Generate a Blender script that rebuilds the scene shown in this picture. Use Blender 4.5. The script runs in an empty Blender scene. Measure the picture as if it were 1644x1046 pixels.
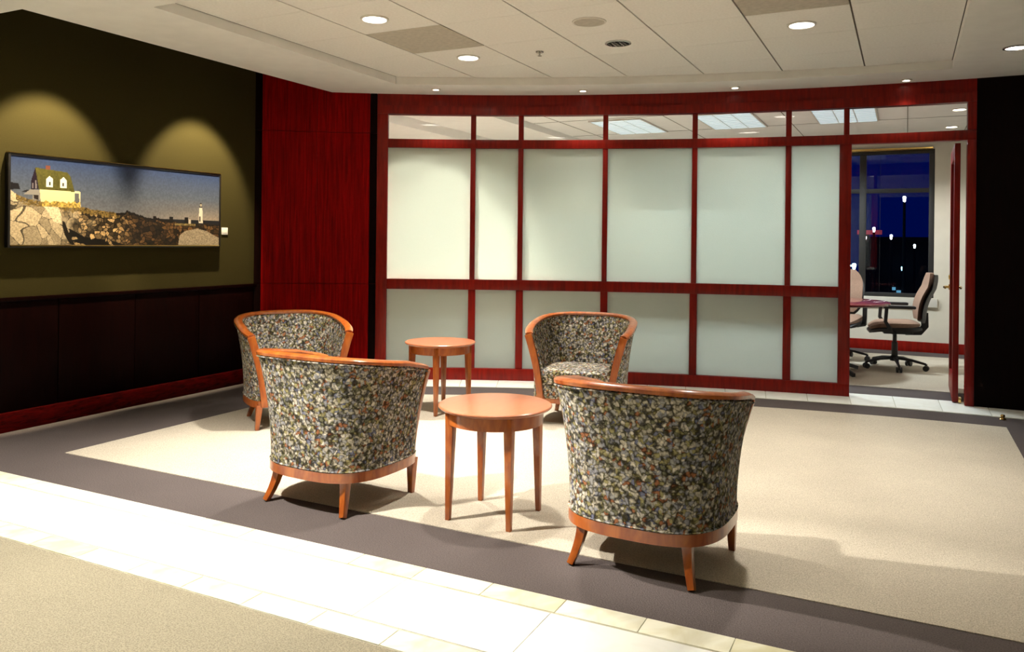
import bpy, bmesh, math, random
import numpy as np
from mathutils import Vector, Matrix

# ------------------------------------------------------------------ camera, world, exposure
SC = bpy.context.scene
COL = SC.collection
W_PX, H_PX = 1644.0, 1046.0
FOCAL_PX, HORIZON_PX, ROLL = 1275.0, 388.0, 0.011
YAW = math.atan(633 / 1275)
cam_d = bpy.data.cameras.new('camera')
cam_d.sensor_fit = 'HORIZONTAL'
cam_d.sensor_width = 36.0
cam_d.lens = 36.0 * FOCAL_PX / W_PX
cam_d.shift_y = -(H_PX / 2 - HORIZON_PX) / W_PX
cam_d.clip_start = 0.05
cam_d.clip_end = 300
cam = bpy.data.objects.new('camera', cam_d)
COL.objects.link(cam)
cam.matrix_world = (Matrix.Translation((0, 0, 1.3)) @ Matrix.Rotation(YAW, 4, 'Z')
                    @ Matrix.Rotation(math.pi / 2, 4, 'X') @ Matrix.Rotation(ROLL, 4, 'Z'))
SC.camera = cam

world = bpy.data.worlds.new('night_sky')
SC.world = world
world.use_nodes = True
world.node_tree.nodes['Background'].inputs[0].default_value = (0.0, 0.006, 0.13, 1)
world.node_tree.nodes['Background'].inputs[1].default_value = 0.42

SC.view_settings.view_transform = 'Standard'
SC.view_settings.look = 'None'
SC.view_settings.exposure = 0.0
SC.view_settings.gamma = 1.0
SC.view_settings.use_curve_mapping = False
SC.cycles.caustics_reflective = False
SC.cycles.caustics_refractive = False
SC.cycles.use_adaptive_sampling = True
SC.cycles.adaptive_threshold = 0.045
SC.cycles.max_bounces = 6
SC.cycles.diffuse_bounces = 2
SC.cycles.glossy_bounces = 2
SC.cycles.transmission_bounces = 4

# light levels (watts), kept together for tuning
W_RECESS, W_CORRIDOR, W_PICTURE, W_SOFFIT = 430, 680, 700, 20
E_TROFFER, W_TROFFER, W_OFFICE = 0.50, 200, 170
WARM = (1.0, 0.93, 0.83)

# ------------------------------------------------------------------ node materials
def new_mat(name):
    m = bpy.data.materials.new(name)
    m.use_nodes = True
    nt = m.node_tree
    return m, nt, nt.nodes['Principled BSDF']

def nd(nt, kind, **kw):
    n = nt.nodes.new(kind)
    for k, v in kw.items():
        setattr(n, k, v)
    return n

def ramp(nt, stops, interp='LINEAR'):
    r = nd(nt, 'ShaderNodeValToRGB')
    r.color_ramp.interpolation = interp
    e = r.color_ramp.elements
    while len(e) > 1:
        e.remove(e[-1])
    e[0].position = stops[0][0]
    e[0].color = (*stops[0][1], 1)
    for p, c in stops[1:]:
        q = e.new(p)
        q.color = (*c, 1)
    return r

def coords(nt, scale=(1, 1, 1), kind='Object'):
    tc = nd(nt, 'ShaderNodeTexCoord')
    mp = nd(nt, 'ShaderNodeMapping')
    mp.inputs['Scale'].default_value = scale
    nt.links.new(tc.outputs[kind], mp.inputs['Vector'])
    return mp.outputs['Vector']

def plain(name, col, rough=0.5, metal=0.0, spec=0.5, var=0.0, vscale=8.0, bump=0.0, bscale=200.0, coat=0.0):
    m, nt, b = new_mat(name)
    b.inputs['Base Color'].default_value = (*col, 1)
    b.inputs['Roughness'].default_value = rough
    b.inputs['Metallic'].default_value = metal
    b.inputs['Specular IOR Level'].default_value = spec
    b.inputs['Coat Weight'].default_value = coat
    if var or bump:
        v = coords(nt)
    if var:
        n = nd(nt, 'ShaderNodeTexNoise')
        n.inputs['Scale'].default_value = vscale
        n.inputs['Detail'].default_value = 5
        nt.links.new(v, n.inputs['Vector'])
        r = ramp(nt, [(0.25, tuple(c * (1 - var) for c in col)), (0.75, tuple(min(1, c * (1 + var)) for c in col))])
        nt.links.new(n.outputs['Fac'], r.inputs[0])
        nt.links.new(r.outputs[0], b.inputs['Base Color'])
    if bump:
        n2 = nd(nt, 'ShaderNodeTexNoise')
        n2.inputs['Scale'].default_value = bscale
        n2.inputs['Detail'].default_value = 3
        nt.links.new(v, n2.inputs['Vector'])
        bp = nd(nt, 'ShaderNodeBump')
        bp.inputs['Strength'].default_value = bump
        bp.inputs['Distance'].default_value = 0.004
        nt.links.new(n2.outputs['Fac'], bp.inputs['Height'])
        nt.links.new(bp.outputs[0], b.inputs['Normal'])
    return m

def carpet(name, col, var=0.25):
    """Cut pile: speckle of fibre tufts with soft bump, very rough."""
    m, nt, b = new_mat(name)
    v = coords(nt)
    n = nd(nt, 'ShaderNodeTexNoise')
    n.inputs['Scale'].default_value = 200
    n.inputs['Detail'].default_value = 1
    nt.links.new(v, n.inputs['Vector'])
    big = nd(nt, 'ShaderNodeTexNoise')
    big.inputs['Scale'].default_value = 2.2
    nt.links.new(v, big.inputs['Vector'])
    r = ramp(nt, [(0.3, tuple(c * (1 - var) for c in col)), (0.7, tuple(min(1, c * (1 + var)) for c in col))])
    nt.links.new(n.outputs['Fac'], r.inputs[0])
    mx = nd(nt, 'ShaderNodeMix', data_type='RGBA', blend_type='MULTIPLY')
    mx.inputs[0].default_value = 0.5
    r2 = ramp(nt, [(0.3, (0.8, 0.8, 0.8)), (0.7, (1, 1, 1))])
    nt.links.new(big.outputs['Fac'], r2.inputs[0])
    nt.links.new(r.outputs[0], mx.inputs[6])
    nt.links.new(r2.outputs[0], mx.inputs[7])
    nt.links.new(mx.outputs[2], b.inputs['Base Color'])
    bp = nd(nt, 'ShaderNodeBump')
    bp.inputs['Strength'].default_value = 0.5
    bp.inputs['Distance'].default_value = 0.006
    nt.links.new(n.outputs['Fac'], bp.inputs['Height'])
    nt.links.new(bp.outputs[0], b.inputs['Normal'])
    b.inputs['Roughness'].default_value = 1.0
    b.inputs['Specular IOR Level'].default_value = 0.05
    return m

def wood(name, dark, light, scale=(14, 14, 1.4), rough=0.32, coat=0.25, spec=0.5):
    m, nt, b = new_mat(name)
    v = coords(nt, scale)
    n = nd(nt, 'ShaderNodeTexNoise')
    n.inputs['Scale'].default_value = 3.0
    n.inputs['Detail'].default_value = 8
    n.inputs['Distortion'].default_value = 0.6
    nt.links.new(v, n.inputs['Vector'])
    r = ramp(nt, [(0.3, dark), (0.68, light)])
    nt.links.new(n.outputs['Fac'], r.inputs[0])
    nt.links.new(r.outputs[0], b.inputs['Base Color'])
    b.inputs['Roughness'].default_value = rough
    b.inputs['Coat Weight'].default_value = coat
    b.inputs['Coat Roughness'].default_value = 0.12
    b.inputs['Specular IOR Level'].default_value = spec
    return m

def pebble_fabric(name):
    """Woven upholstery with an overall pattern of small rounded pebbles."""
    m, nt, b = new_mat(name)
    v = coords(nt)
    wn = nd(nt, 'ShaderNodeTexNoise')
    wn.inputs['Scale'].default_value = 42
    nt.links.new(v, wn.inputs['Vector'])
    wm = nd(nt, 'ShaderNodeMix', data_type='RGBA', blend_type='ADD')
    wm.inputs[0].default_value = 0.036
    nt.links.new(v, wm.inputs[6])
    nt.links.new(wn.outputs['Color'], wm.inputs[7])
    vo = nd(nt, 'ShaderNodeTexVoronoi')
    vo.inputs['Scale'].default_value = 63
    nt.links.new(wm.outputs[2], vo.inputs['Vector'])
    sp = nd(nt, 'ShaderNodeSeparateColor')
    nt.links.new(vo.outputs['Color'], sp.inputs[0])
    pal = ramp(nt, [(0.0, (.30, .30, .33)), (0.16, (.46, .42, .34)), (0.30, (.17, .165, .10)), (0.40, (.36, .35, .34)),
                    (0.52, (.54, .49, .39)), (0.64, (.36, .15, .07)), (0.73, (.34, .30, .14)), (0.85, (.66, .61, .52)),
                    (0.95, (.17, .18, .27))], 'CONSTANT')
    nt.links.new(sp.outputs[0], pal.inputs[0])
    ed = ramp(nt, [(0.12, (1.25, 1.25, 1.22)), (0.42, (.85, .85, .85)), (0.58, (.42, .41, .37)), (0.76, (.13, .125, .11))])
    nt.links.new(vo.outputs['Distance'], ed.inputs[0])
    mu = nd(nt, 'ShaderNodeMix', data_type='RGBA', blend_type='MULTIPLY')
    mu.inputs[0].default_value = 1.0
    nt.links.new(pal.outputs[0], mu.inputs[6])
    nt.links.new(ed.outputs[0], mu.inputs[7])
    nt.links.new(mu.outputs[2], b.inputs['Base Color'])
    b.inputs['Roughness'].default_value = 0.85
    b.inputs['Specular IOR Level'].default_value = 0.2
    return m

def stone(name, c0, c1):
    m, nt, b = new_mat(name)
    v = coords(nt)
    n = nd(nt, 'ShaderNodeTexNoise')
    n.inputs['Scale'].default_value = 5.5
    n.inputs['Detail'].default_value = 7
    n.inputs['Distortion'].default_value = 1.5
    nt.links.new(v, n.inputs['Vector'])
    oi = nd(nt, 'ShaderNodeObjectInfo')
    ad = nd(nt, 'ShaderNodeMath', operation='MULTIPLY_ADD')
    ad.inputs[1].default_value = 0.35
    nt.links.new(oi.outputs['Random'], ad.inputs[0])
    sb = nd(nt, 'ShaderNodeMath', operation='SUBTRACT')
    sb.inputs[1].default_value = 0.17
    nt.links.new(n.outputs['Fac'], sb.inputs[0])
    nt.links.new(sb.outputs[0], ad.inputs[2])
    r = ramp(nt, [(0.3, c0), (0.62, c1)])
    nt.links.new(ad.outputs[0], r.inputs[0])
    nt.links.new(r.outputs[0], b.inputs['Base Color'])
    b.inputs['Roughness'].default_value = 0.38
    b.inputs['Specular IOR Level'].default_value = 0.4
    return m

def emit(name, col, strength):
    m, nt, b = new_mat(name)
    b.inputs['Base Color'].default_value = (*col, 1)
    b.inputs['Emission Color'].default_value = (*col, 1)
    b.inputs['Emission Strength'].default_value = strength
    return m

def clear_glass(name, tint=(1, 1, 1)):
    m, nt, b = new_mat(name)
    nt.nodes.remove(b)
    out = nt.nodes['Material Output']
    t = nd(nt, 'ShaderNodeBsdfTransparent')
    t.inputs[0].default_value = (*tint, 1)
    g = nd(nt, 'ShaderNodeBsdfGlossy')
    g.inputs['Roughness'].default_value = 0.01
    f = nd(nt, 'ShaderNodeFresnel')
    f.inputs[0].default_value = 1.4
    x = nd(nt, 'ShaderNodeMixShader')
    nt.links.new(f.outputs[0], x.inputs[0])
    nt.links.new(t.outputs[0], x.inputs[1])
    nt.links.new(g.outputs[0], x.inputs[2])
    nt.links.new(x.outputs[0], out.inputs[0])
    return m

def frosted_glass(name, tint=(0.91, 0.96, 0.88)):
    """Sandblasted sheet: passes light on as an even glow, polished on the hall side."""
    m, nt, b = new_mat(name)
    nt.nodes.remove(b)
    out = nt.nodes['Material Output']
    tr = nd(nt, 'ShaderNodeBsdfTranslucent')
    tr.inputs[0].default_value = (*tint, 1)
    df = nd(nt, 'ShaderNodeBsdfDiffuse')
    df.inputs[0].default_value = (*tint, 1)
    v = coords(nt)
    n = nd(nt, 'ShaderNodeTexNoise')
    n.inputs['Scale'].default_value = 140
    n.inputs['Detail'].default_value = 2
    nt.links.new(v, n.inputs['Vector'])
    bp = nd(nt, 'ShaderNodeBump')
    bp.inputs['Strength'].default_value = 0.35
    bp.inputs['Distance'].default_value = 0.003
    nt.links.new(n.outputs['Fac'], bp.inputs['Height'])
    nt.links.new(bp.outputs[0], tr.inputs['Normal'])
    nt.links.new(bp.outputs[0], df.inputs['Normal'])
    mx = nd(nt, 'ShaderNodeMixShader')
    mx.inputs[0].default_value = 0.22
    nt.links.new(tr.outputs[0], mx.inputs[1])
    nt.links.new(df.outputs[0], mx.inputs[2])
    g = nd(nt, 'ShaderNodeBsdfGlossy')
    g.inputs['Roughness'].default_value = 0.03
    f = nd(nt, 'ShaderNodeFresnel')
    f.inputs[0].default_value = 1.38
    x = nd(nt, 'ShaderNodeMixShader')
    nt.links.new(f.outputs[0], x.inputs[0])
    nt.links.new(mx.outputs[0], x.inputs[1])
    nt.links.new(g.outputs[0], x.inputs[2])
    nt.links.new(x.outputs[0], out.inputs[0])
    return m

def vertex_print(name):
    m, nt, b = new_mat(name)
    a = nd(nt, 'ShaderNodeVertexColor', layer_name='print')
    nt.links.new(a.outputs[0], b.inputs['Base Color'])
    b.inputs['Roughness'].default_value = 0.55
    b.inputs['Specular IOR Level'].default_value = 0.3
    return m

M = dict(
    ceiling=plain('painted_ceiling', (.93, .91, .86), .9, var=.03, spec=.1),
    tile=plain('acoustic_tile', (.95, .92, .86), .95, var=.05, vscale=60, spec=.1),
    greytile=plain('grey_grille', (.55, .50, .42), .9, var=.12, vscale=30, spec=.1),
    gridgap=plain('ceiling_grid_metal', (.20, .17, .13), .8),
    slot=plain('dark_slot_paint', (.006, .005, .004), .9, spec=.05),
    fabricwall=plain('wall_fabric', (.040, .032, .010), .95, var=.12, vscale=160, spec=.05),
    darkwood=wood('ebonised_wood', (.003, .0006, .0004), (.007, .0012, .0008), rough=.4, coat=0, spec=.04),
    panelwood=wood('mahogany_panel', (.12, .0009, .0006), (.30, .002, .0012), scale=(20, 20, .9), rough=.5, coat=0, spec=.04),
    basewood=wood('baseboard_wood', (.012, .0005, .0004), (.075, .001, .0006), scale=(20, 4, 20), rough=.5, coat=0, spec=.05),
    framewood=wood('mahogany_frame', (.15, .0035, .0012), (.26, .008, .0025), rough=.4, coat=.1, spec=.2),
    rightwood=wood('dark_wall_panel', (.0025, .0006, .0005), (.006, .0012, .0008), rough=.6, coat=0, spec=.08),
    cherry=wood('cherry_wood', (.26, .050, .008), (.46, .125, .018), scale=(10, 10, 3), rough=.28, coat=.5),
    cherrytop=wood('cherry_veneer', (.36, .115, .048), (.41, .135, .058), scale=(18, 2.5, 2), rough=.3, coat=.25),
    pebble=pebble_fabric('pebble_fabric'),
    lightcarpet=carpet('cream_carpet', (.54, .485, .39)),
    darkcarpet=carpet('taupe_carpet', (.115, .096, .092)),
    beigecarpet=carpet('beige_carpet', (.29, .262, .19)),
    stone=stone('cream_stone', (.86, .86, .78), (.93, .94, .88)),
    stoneborder=stone('veined_stone', (.66, .62, .40), (.88, .87, .72)),
    grout=plain('stone_grout', (.55, .53, .42), .9),
    chrome=plain('brushed_steel', (.55, .53, .50), .25, 1.0),
    brass=plain('polished_brass', (.80, .55, .18), .22, 1.0),
    trimwhite=plain('white_enamel', (.80, .76, .68), .5),
    reflector=plain('dark_reflector', (.10, .09, .07), .25, .9),
    lamp=emit('lamp_lens', (1.0, .93, .80), 16.0),
    smalllamp=emit('halogen_lens', (1.0, .92, .78), 14.0),
    tube=emit('fluorescent_diffuser', (.74, .92, 1.0), E_TROFFER),
    clear=clear_glass('clear_glass'),
    frost=frosted_glass('frosted_glass'),
    frostlow=frosted_glass('lower_frosted_glass', (.92, .97, .91)),  # same frost as the upper panes, tint slightly lighter
    black=plain('black_plastic', (.010, .009, .009), .45),
    tan=plain('tan_upholstery', (.26, .16, .11), .9, var=.15, vscale=90),
    officewall=plain('office_wall_paint', (.62, .57, .47), .9, var=.03),
    officetable=wood('red_tabletop', (.16, .03, .03), (.26, .05, .05), rough=.15, coat=.6),
    windowframe=plain('dark_window_frame', (.015, .014, .012), .5),
    sill=plain('window_sill_paint', (.55, .52, .46), .5),
    gilt=plain('gilt_frame', (.42, .28, .08), .3, 1.0),
    frameblack=plain('black_frame', (.008, .007, .007), .35),
    mount=plain('card_mount', (.70, .68, .64), .8),
    facade=plain('far_facade', (.006, .007, .012), .9),
    printed=vertex_print('photo_print'),
)

# ------------------------------------------------------------------ mesh helpers
class MB:
    """Collects vertices and faces of ONE part."""
    def __init__(self):
        self.v, self.f = [], []

    def add(self, verts, faces):
        o = len(self.v)
        self.v += [tuple(p) for p in verts]
        self.f += [tuple(i + o for i in fc) for fc in faces]
        return self

    def box(self, x0, x1, y0, y1, z0, z1):
        v = [(x, y, z) for z in (z0, z1) for y in (y0, y1) for x in (x0, x1)]
        return self.add(v, [(0, 2, 3, 1), (4, 5, 7, 6), (0, 1, 5, 4), (2, 6, 7, 3), (0, 4, 6, 2), (1, 3, 7, 5)])

    def frustum(self, c0, s0, c1, s1):
        """Tapered bar: rectangle s0 at centre c0 to rectangle s1 at centre c1 (lower, upper)."""
        v = []
        for c, s in ((c0, s0), (c1, s1)):
            for dx, dy in ((-1, -1), (1, -1), (1, 1), (-1, 1)):
                v.append((c[0] + dx * s[0] / 2, c[1] + dy * s[1] / 2, c[2]))
        return self.add(v, [(3, 2, 1, 0), (4, 5, 6, 7)] + [(i, (i + 1) % 4, 4 + (i + 1) % 4, 4 + i) for i in range(4)])

    def prism(self, poly, z0, z1):
        n = len(poly)
        v = [(x, y, z0) for x, y in poly] + [(x, y, z1) for x, y in poly]
        return self.add(v, [tuple(range(n))[::-1], tuple(range(n, 2 * n))] + [(i, (i + 1) % n, n + (i + 1) % n, n + i) for i in range(n)])

    def loft(self, rings, closed=True, caps=True):
        """Rings of equal length joined in order."""
        n = len(rings[0])
        v = [p for r in rings for p in r]
        f = []
        for k in range(len(rings) - 1):
            for i in range(n if closed else n - 1):
                j = (i + 1) % n
                f.append((k * n + i, k * n + j, (k + 1) * n + j, (k + 1) * n + i))
        if caps:
            f.append(tuple(range(n))[::-1])
            f.append(tuple(range((len(rings) - 1) * n, len(rings) * n)))
        return self.add(v, f)

    def lathe(self, prof, c=(0, 0, 0), seg=32, axis='z'):
        """Profile of (radius, height) turned about an axis through c."""
        rings = []
        for r, h in prof:
            ring = []
            for k in range(seg):
                a = 2 * math.pi * k / seg
                p = (r * math.cos(a), r * math.sin(a), h)
                if axis == 'y':
                    p = (p[0], p[2], p[1])
                if axis == 'x':
                    p = (p[2], p[0], p[1])
                ring.append((c[0] + p[0], c[1] + p[1], c[2] + p[2]))
            rings.append(ring)
        return self.loft(rings)

    def sweep(self, path, sect, up=(0, 0, 1)):
        """2-D section (side, up) carried along a path; sect may be a list or a function of the index."""
        rings = []
        n = len(path)
        upv = Vector(up)
        for i, p in enumerate(path):
            a, b = Vector(path[max(0, i - 1)]), Vector(path[min(n - 1, i + 1)])
            t = (b - a).normalized()
            s = t.cross(upv).normalized()
            u = s.cross(t).normalized()
            sc = sect(i) if callable(sect) else sect
            rings.append([tuple(Vector(p) + s * q[0] + u * q[1]) for q in sc])
        return self.loft(rings)

    def tube(self, path, r, seg=8, up=(0, 0, 1)):
        rr = r if callable(r) else (lambda i: r)
        return self.sweep(path, lambda i: [(rr(i) * math.cos(2 * math.pi * k / seg), rr(i) * math.sin(2 * math.pi * k / seg)) for k in range(seg)], up)

    def build(self, name, mat, parent=None, smooth=False, bevel=0.0, loc=None, mesh_only=False):
        me = bpy.data.meshes.new(name)
        me.from_pydata(self.v, [], self.f)
        bm = bmesh.new()
        bm.from_mesh(me)
        bmesh.ops.recalc_face_normals(bm, faces=bm.faces)
        if bevel:
            ed = [e for e in bm.edges if len(e.link_faces) == 2 and e.calc_face_angle(0) > 0.6]
            bmesh.ops.bevel(bm, geom=ed, offset=bevel, segments=2, profile=0.6, affect='EDGES', clamp_overlap=True)
        bm.to_mesh(me)
        bm.free()
        if smooth or bevel:
            for p in me.polygons:
                p.use_smooth = True
            me.set_sharp_from_angle(angle=math.radians(38))
        me.materials.append(M[mat] if isinstance(mat, str) else mat)
        if mesh_only:
            return me
        o = bpy.data.objects.new(name, me)
        COL.objects.link(o)
        o.parent = parent
        if loc:
            o.location = loc
        return o

def tag(o, label=None, cat=None, group=None, kind=None):
    for k, v in (('label', label), ('category', cat), ('group', group), ('kind', kind)):
        if v:
            o[k] = v
    return o

def empty(name, loc=(0, 0, 0), rz=0.0, **kw):
    o = bpy.data.objects.new(name, None)
    COL.objects.link(o)
    o.location = loc
    o.rotation_euler = (0, 0, rz)
    o.empty_display_size = 0.1
    return tag(o, **kw)

def inst(name, me, parent, loc, rz=0.0):
    o = bpy.data.objects.new(name, me)
    COL.objects.link(o)
    o.parent = parent
    o.location = loc
    o.rotation_euler = (0, 0, rz)
    return o

def copy_tree(o, parent=None):
    c = o.copy()
    COL.objects.link(c)
    c.parent = parent
    for ch in list(o.children):
        copy_tree(ch, c)
    return c

# ------------------------------------------------------------------ the curved front of the office
CX0, CY0, RG = 0.589, -2.400, 9.855          # centre and radius of the glazed wall's hall face

def pol(r, a):
    a = math.radians(a)
    return (CX0 + r * math.cos(a), CY0 + r * math.sin(a))

def arc(r, a0, a1, step=0.7):
    n = max(1, int(abs(a1 - a0) / step + 0.999))
    return [pol(r, a0 + (a1 - a0) * i / n) for i in range(n + 1)]

def arc_box(mb, r0, r1, a0, a1, z0, z1, step=0.7):
    inner, outer = arc(r0, a0, a1, step), arc(r1, a0, a1, step)
    rings = [[(*p, z0), (*q, z0), (*q, z1), (*p, z1)] for p, q in zip(inner, outer)]
    return mb.loft(rings)

def x_on(r, x):
    """Y of the circle of radius r at X."""
    return CY0 + math.sqrt(r * r - (x - CX0) ** 2)

# heights and radii of the room
Z_SOFFIT, Z_TILE = 2.67, 2.735
X_WALL, X_SLOT = -5.35, -4.79
REC_X0, REC_X1, REC_Y0, REC_R = -4.02, 0.306, 3.27, 9.38
TP = 0.618

# ------------------------------------------------------------------ floor
floor = MB().box(-9.6, 3.3, -2.6, 7.60, -0.12, 0.0)
floor = floor.build('floor', 'darkcarpet')
tag(floor, 'dark taupe border carpet framing the cream carpet of the waiting area', 'carpet', kind='structure')
mb = MB().prism([(-4.52, 3.09), (0.66, 3.09), (0.66, x_on(9.12, 0.66))] + [(x, x_on(9.12, x)) for x in np.linspace(0.4, -4.3, 24)] + [(-4.52, x_on(9.12, -4.52))], -0.004, 0.004)
o = mb.build('light_carpet', 'lightcarpet', floor)
o['label'] = 'cream carpet field'
mb = MB().box(-9.6, 3.3, -2.6, 2.090, -0.004, 0.004)
o = mb.build('beige_carpet', 'beigecarpet', floor)
o['label'] = 'beige carpet beyond the stone path'
MB().box(-9.6, 3.3, 2.094, 2.676, -0.004, 0.002).build('grout_bed', 'grout', floor)
# stone path across the front: two rows of narrow veined border tiles, one row of large pale tiles
tl = MB().box(-0.1485, 0.1485, -0.055, 0.055, -0.003, 0.006).build('border_tile', 'stoneborder', mesh_only=True, bevel=0.0015)
tb = MB().box(-0.2985, 0.2985, -0.1665, 0.1665, -0.003, 0.006).build('tile', 'stone', mesh_only=True, bevel=0.0015)
for i in range(43):
    x = -9.45 + 0.3 * i
    inst('border_tile', tl, floor, (x, 2.151, 0))
    inst('border_tile', tl, floor, (x + 0.11, 2.618, 0))
for i in range(21):
    inst('tile', tb, floor, (-9.2 + 0.6 * i, 2.3845, 0))
# stone strip at the foot of the glazing, cut in wedges
arc_box(MB(), 9.50, 10.03, 89.0, 122.0, -0.004, 0.002).build('grout_bed', 'grout', floor)
a = 121.9
while a > 89.6:
    mb = MB()
    arc_box(mb, 9.505, 10.02, a - 1.97, a, -0.003, 0.006, 0.7)
    mb.build('threshold_tile', 'stone', floor, bevel=0.0015)
    a -= 2.0

# ------------------------------------------------------------------ ceiling
ceil_mb = MB()
zt = Z_TILE
def slab(poly):
    ceil_mb.prism(poly, Z_SOFFIT, zt)
slab([(-9.6, -2.6), (3.3, -2.6), (3.3, REC_Y0), (X_SLOT, REC_Y0), (X_SLOT, 2.97), (-9.6, 2.97)])
slab([(X_SLOT, REC_Y0), (REC_X0, REC_Y0), (REC_X0, x_on(REC_R, REC_X0)), (REC_X0, x_on(9.99, REC_X0)), (-4.4, x_on(9.99, -4.4)), (X_SLOT, x_on(9.99, X_SLOT))])
slab([(REC_X1, REC_Y0), (3.3, REC_Y0), (3.3, 7.60), (REC_X1, 7.60), (REC_X1, x_on(REC_R, REC_X1))])
xs = list(np.linspace(REC_X0, REC_X1, 25))
for xa, xb in zip(xs[:-1], xs[1:]):
    slab([(xa, x_on(REC_R, xa)), (xb, x_on(REC_R, xb)), (xb, x_on(9.99, xb)), (xa, x_on(9.99, xa))])
ceiling = ceil_mb.build('ceiling', 'ceiling')
tag(ceiling, 'cream plaster ceiling with a raised field of square acoustic tiles', 'ceiling', kind='structure')
MB().box(REC_X0 - .1, REC_X1 + .1, REC_Y0 - .1, 7.70, zt + .016, zt + .04).build('grid_backing', 'gridgap', ceiling)
mt = MB().box(-TP / 2 + .0055, TP / 2 - .0055, -TP / 2 + .0015, TP / 2 - .0015, 0.0005, 0.014).build('ceiling_tile', 'tile', mesh_only=True)
mg = MB().box(-TP / 2 + .0055, TP / 2 - .0055, -TP / 2 + .0015, TP / 2 - .0015, 0.0005, 0.014).build('air_grille', 'greytile', mesh_only=True)
for i in range(7):
    for j in range(7):
        x, y = REC_X0 + TP * (i + .5), REC_Y0 + TP * (j + .5)
        if y - TP / 2 > x_on(9.5, max(min(x + TP / 2, REC_X1), REC_X0)):
            continue
        grey = (i, j) in ((1, 2), (5, 2))
        inst('air_grille' if grey else 'ceiling_tile', mg if grey else mt, ceiling, (x, y, zt))

# dark slot over the picture wall: lid and the upstand against the ceiling edge
mb = MB().box(X_WALL - .1, X_SLOT + .05, 2.87, 6.1, 3.12, 3.18)
slot = mb.build('trim_1', 'slot')
tag(slot, 'dark light slot above the picture wall', 'ceiling slot', kind='structure')
MB().box(X_SLOT + .002, X_SLOT + .05, 2.92, 6.1, zt, 3.12).build('upstand', 'slot', slot)
MB().box(X_WALL - .1, X_SLOT + .05, 2.87, 2.968, zt, 3.12).build('end_panel', 'slot', slot)
MB().box(X_WALL, X_SLOT, 2.9685, 2.972, Z_SOFFIT + .002, zt).build('edge_panel', 'slot', slot)

# ------------------------------------------------------------------ the picture wall
Y_W0, Y_W1 = 2.97, 5.47
Z_RAIL = 0.893
wall_left = MB().box(X_WALL - .12, X_WALL, Y_W0, Y_W1 + .1, Z_RAIL, 3.12).build('wall_left', 'fabricwall')
tag(wall_left, 'olive fabric wall behind the framed seascape', 'wall', kind='structure')
wain = MB().box(X_WALL - .12, X_WALL - .012, Y_W0, Y_W1 + .1, 0, Z_RAIL).build('trim_2', 'darkwood')
tag(wain, 'near-black wood wainscot below the picture wall', 'wainscot', kind='structure')
y = Y_W0
while y < Y_W1 - .05:
    y1 = min(y + .62, Y_W1 + .02)
    MB().box(X_WALL - .012, X_WALL + .012, y + .003, y1 - .003, .135, Z_RAIL - .03).build('panel', 'darkwood', wain, bevel=.002)
    y = y1
MB().box(X_WALL - .012, X_WALL + .02, Y_W0, Y_W1 + .03, Z_RAIL - .028, Z_RAIL).build('cap_rail', 'darkwood', wain, bevel=.003)
bb = MB().box(X_WALL - .012, X_WALL + .024, Y_W0, Y_W1 + .03, 0, .13).build('baseboard_left', 'basewood', bevel=.004)
tag(bb, 'dark red wood baseboard under the wainscot', 'baseboard', kind='structure')
# hall walls out of view
w = MB().box(-9.6, X_WALL - .12, 2.97, 3.09, 0, Z_SOFFIT).build('wall_corridor', 'fabricwall')
tag(w, 'olive wall along the corridor past the picture wall', 'wall', kind='structure')
w = MB().box(-9.72, -9.6, -2.6, 3.1, 0, Z_SOFFIT).build('wall_corridor_end', 'fabricwall')
tag(w, 'olive end wall closing the corridor', 'wall', kind='structure')
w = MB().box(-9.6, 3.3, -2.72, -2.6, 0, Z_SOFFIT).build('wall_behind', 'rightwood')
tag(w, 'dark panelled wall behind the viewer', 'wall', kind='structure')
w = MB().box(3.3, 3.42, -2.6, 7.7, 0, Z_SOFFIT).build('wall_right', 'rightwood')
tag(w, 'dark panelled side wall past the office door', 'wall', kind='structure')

# curved mahogany panel wall between the picture wall and the glazing
pw = arc_box(MB(), RG + .02, RG + .14, 120.64, 127.3, 0, 3.12).build('wall_panel', 'panelwood')
tag(pw, 'curved dark red mahogany panel wall beside the glazing', 'wall', kind='structure')
for z0, z1 in ((.0, .10), (.104, Z_RAIL), (Z_RAIL + .004, 2.296), (2.30, 3.1)):
    for a0, a1 in ((120.66, 121.02), (121.04, 123.85), (123.86, 126.7), (126.72, 127.2)):
        if z0 == 0 and a0 != 120.66:
            continue
        a0_, a1_ = (120.66, 127.2) if z0 == 0 else (a0, a1)
        arc_box(MB(), RG, RG + .019, a0_, a1_, z0, z1).build('panel' if z0 else 'plinth', 'darkwood' if z0 and a1 - a0 < 1 else 'panelwood', pw)

# dark wall to the side of the office door, following the same curve
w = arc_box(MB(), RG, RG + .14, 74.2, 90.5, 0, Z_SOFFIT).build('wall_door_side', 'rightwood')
tag(w, 'unlit black wall beside the open office door', 'wall', kind='structure')

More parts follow.
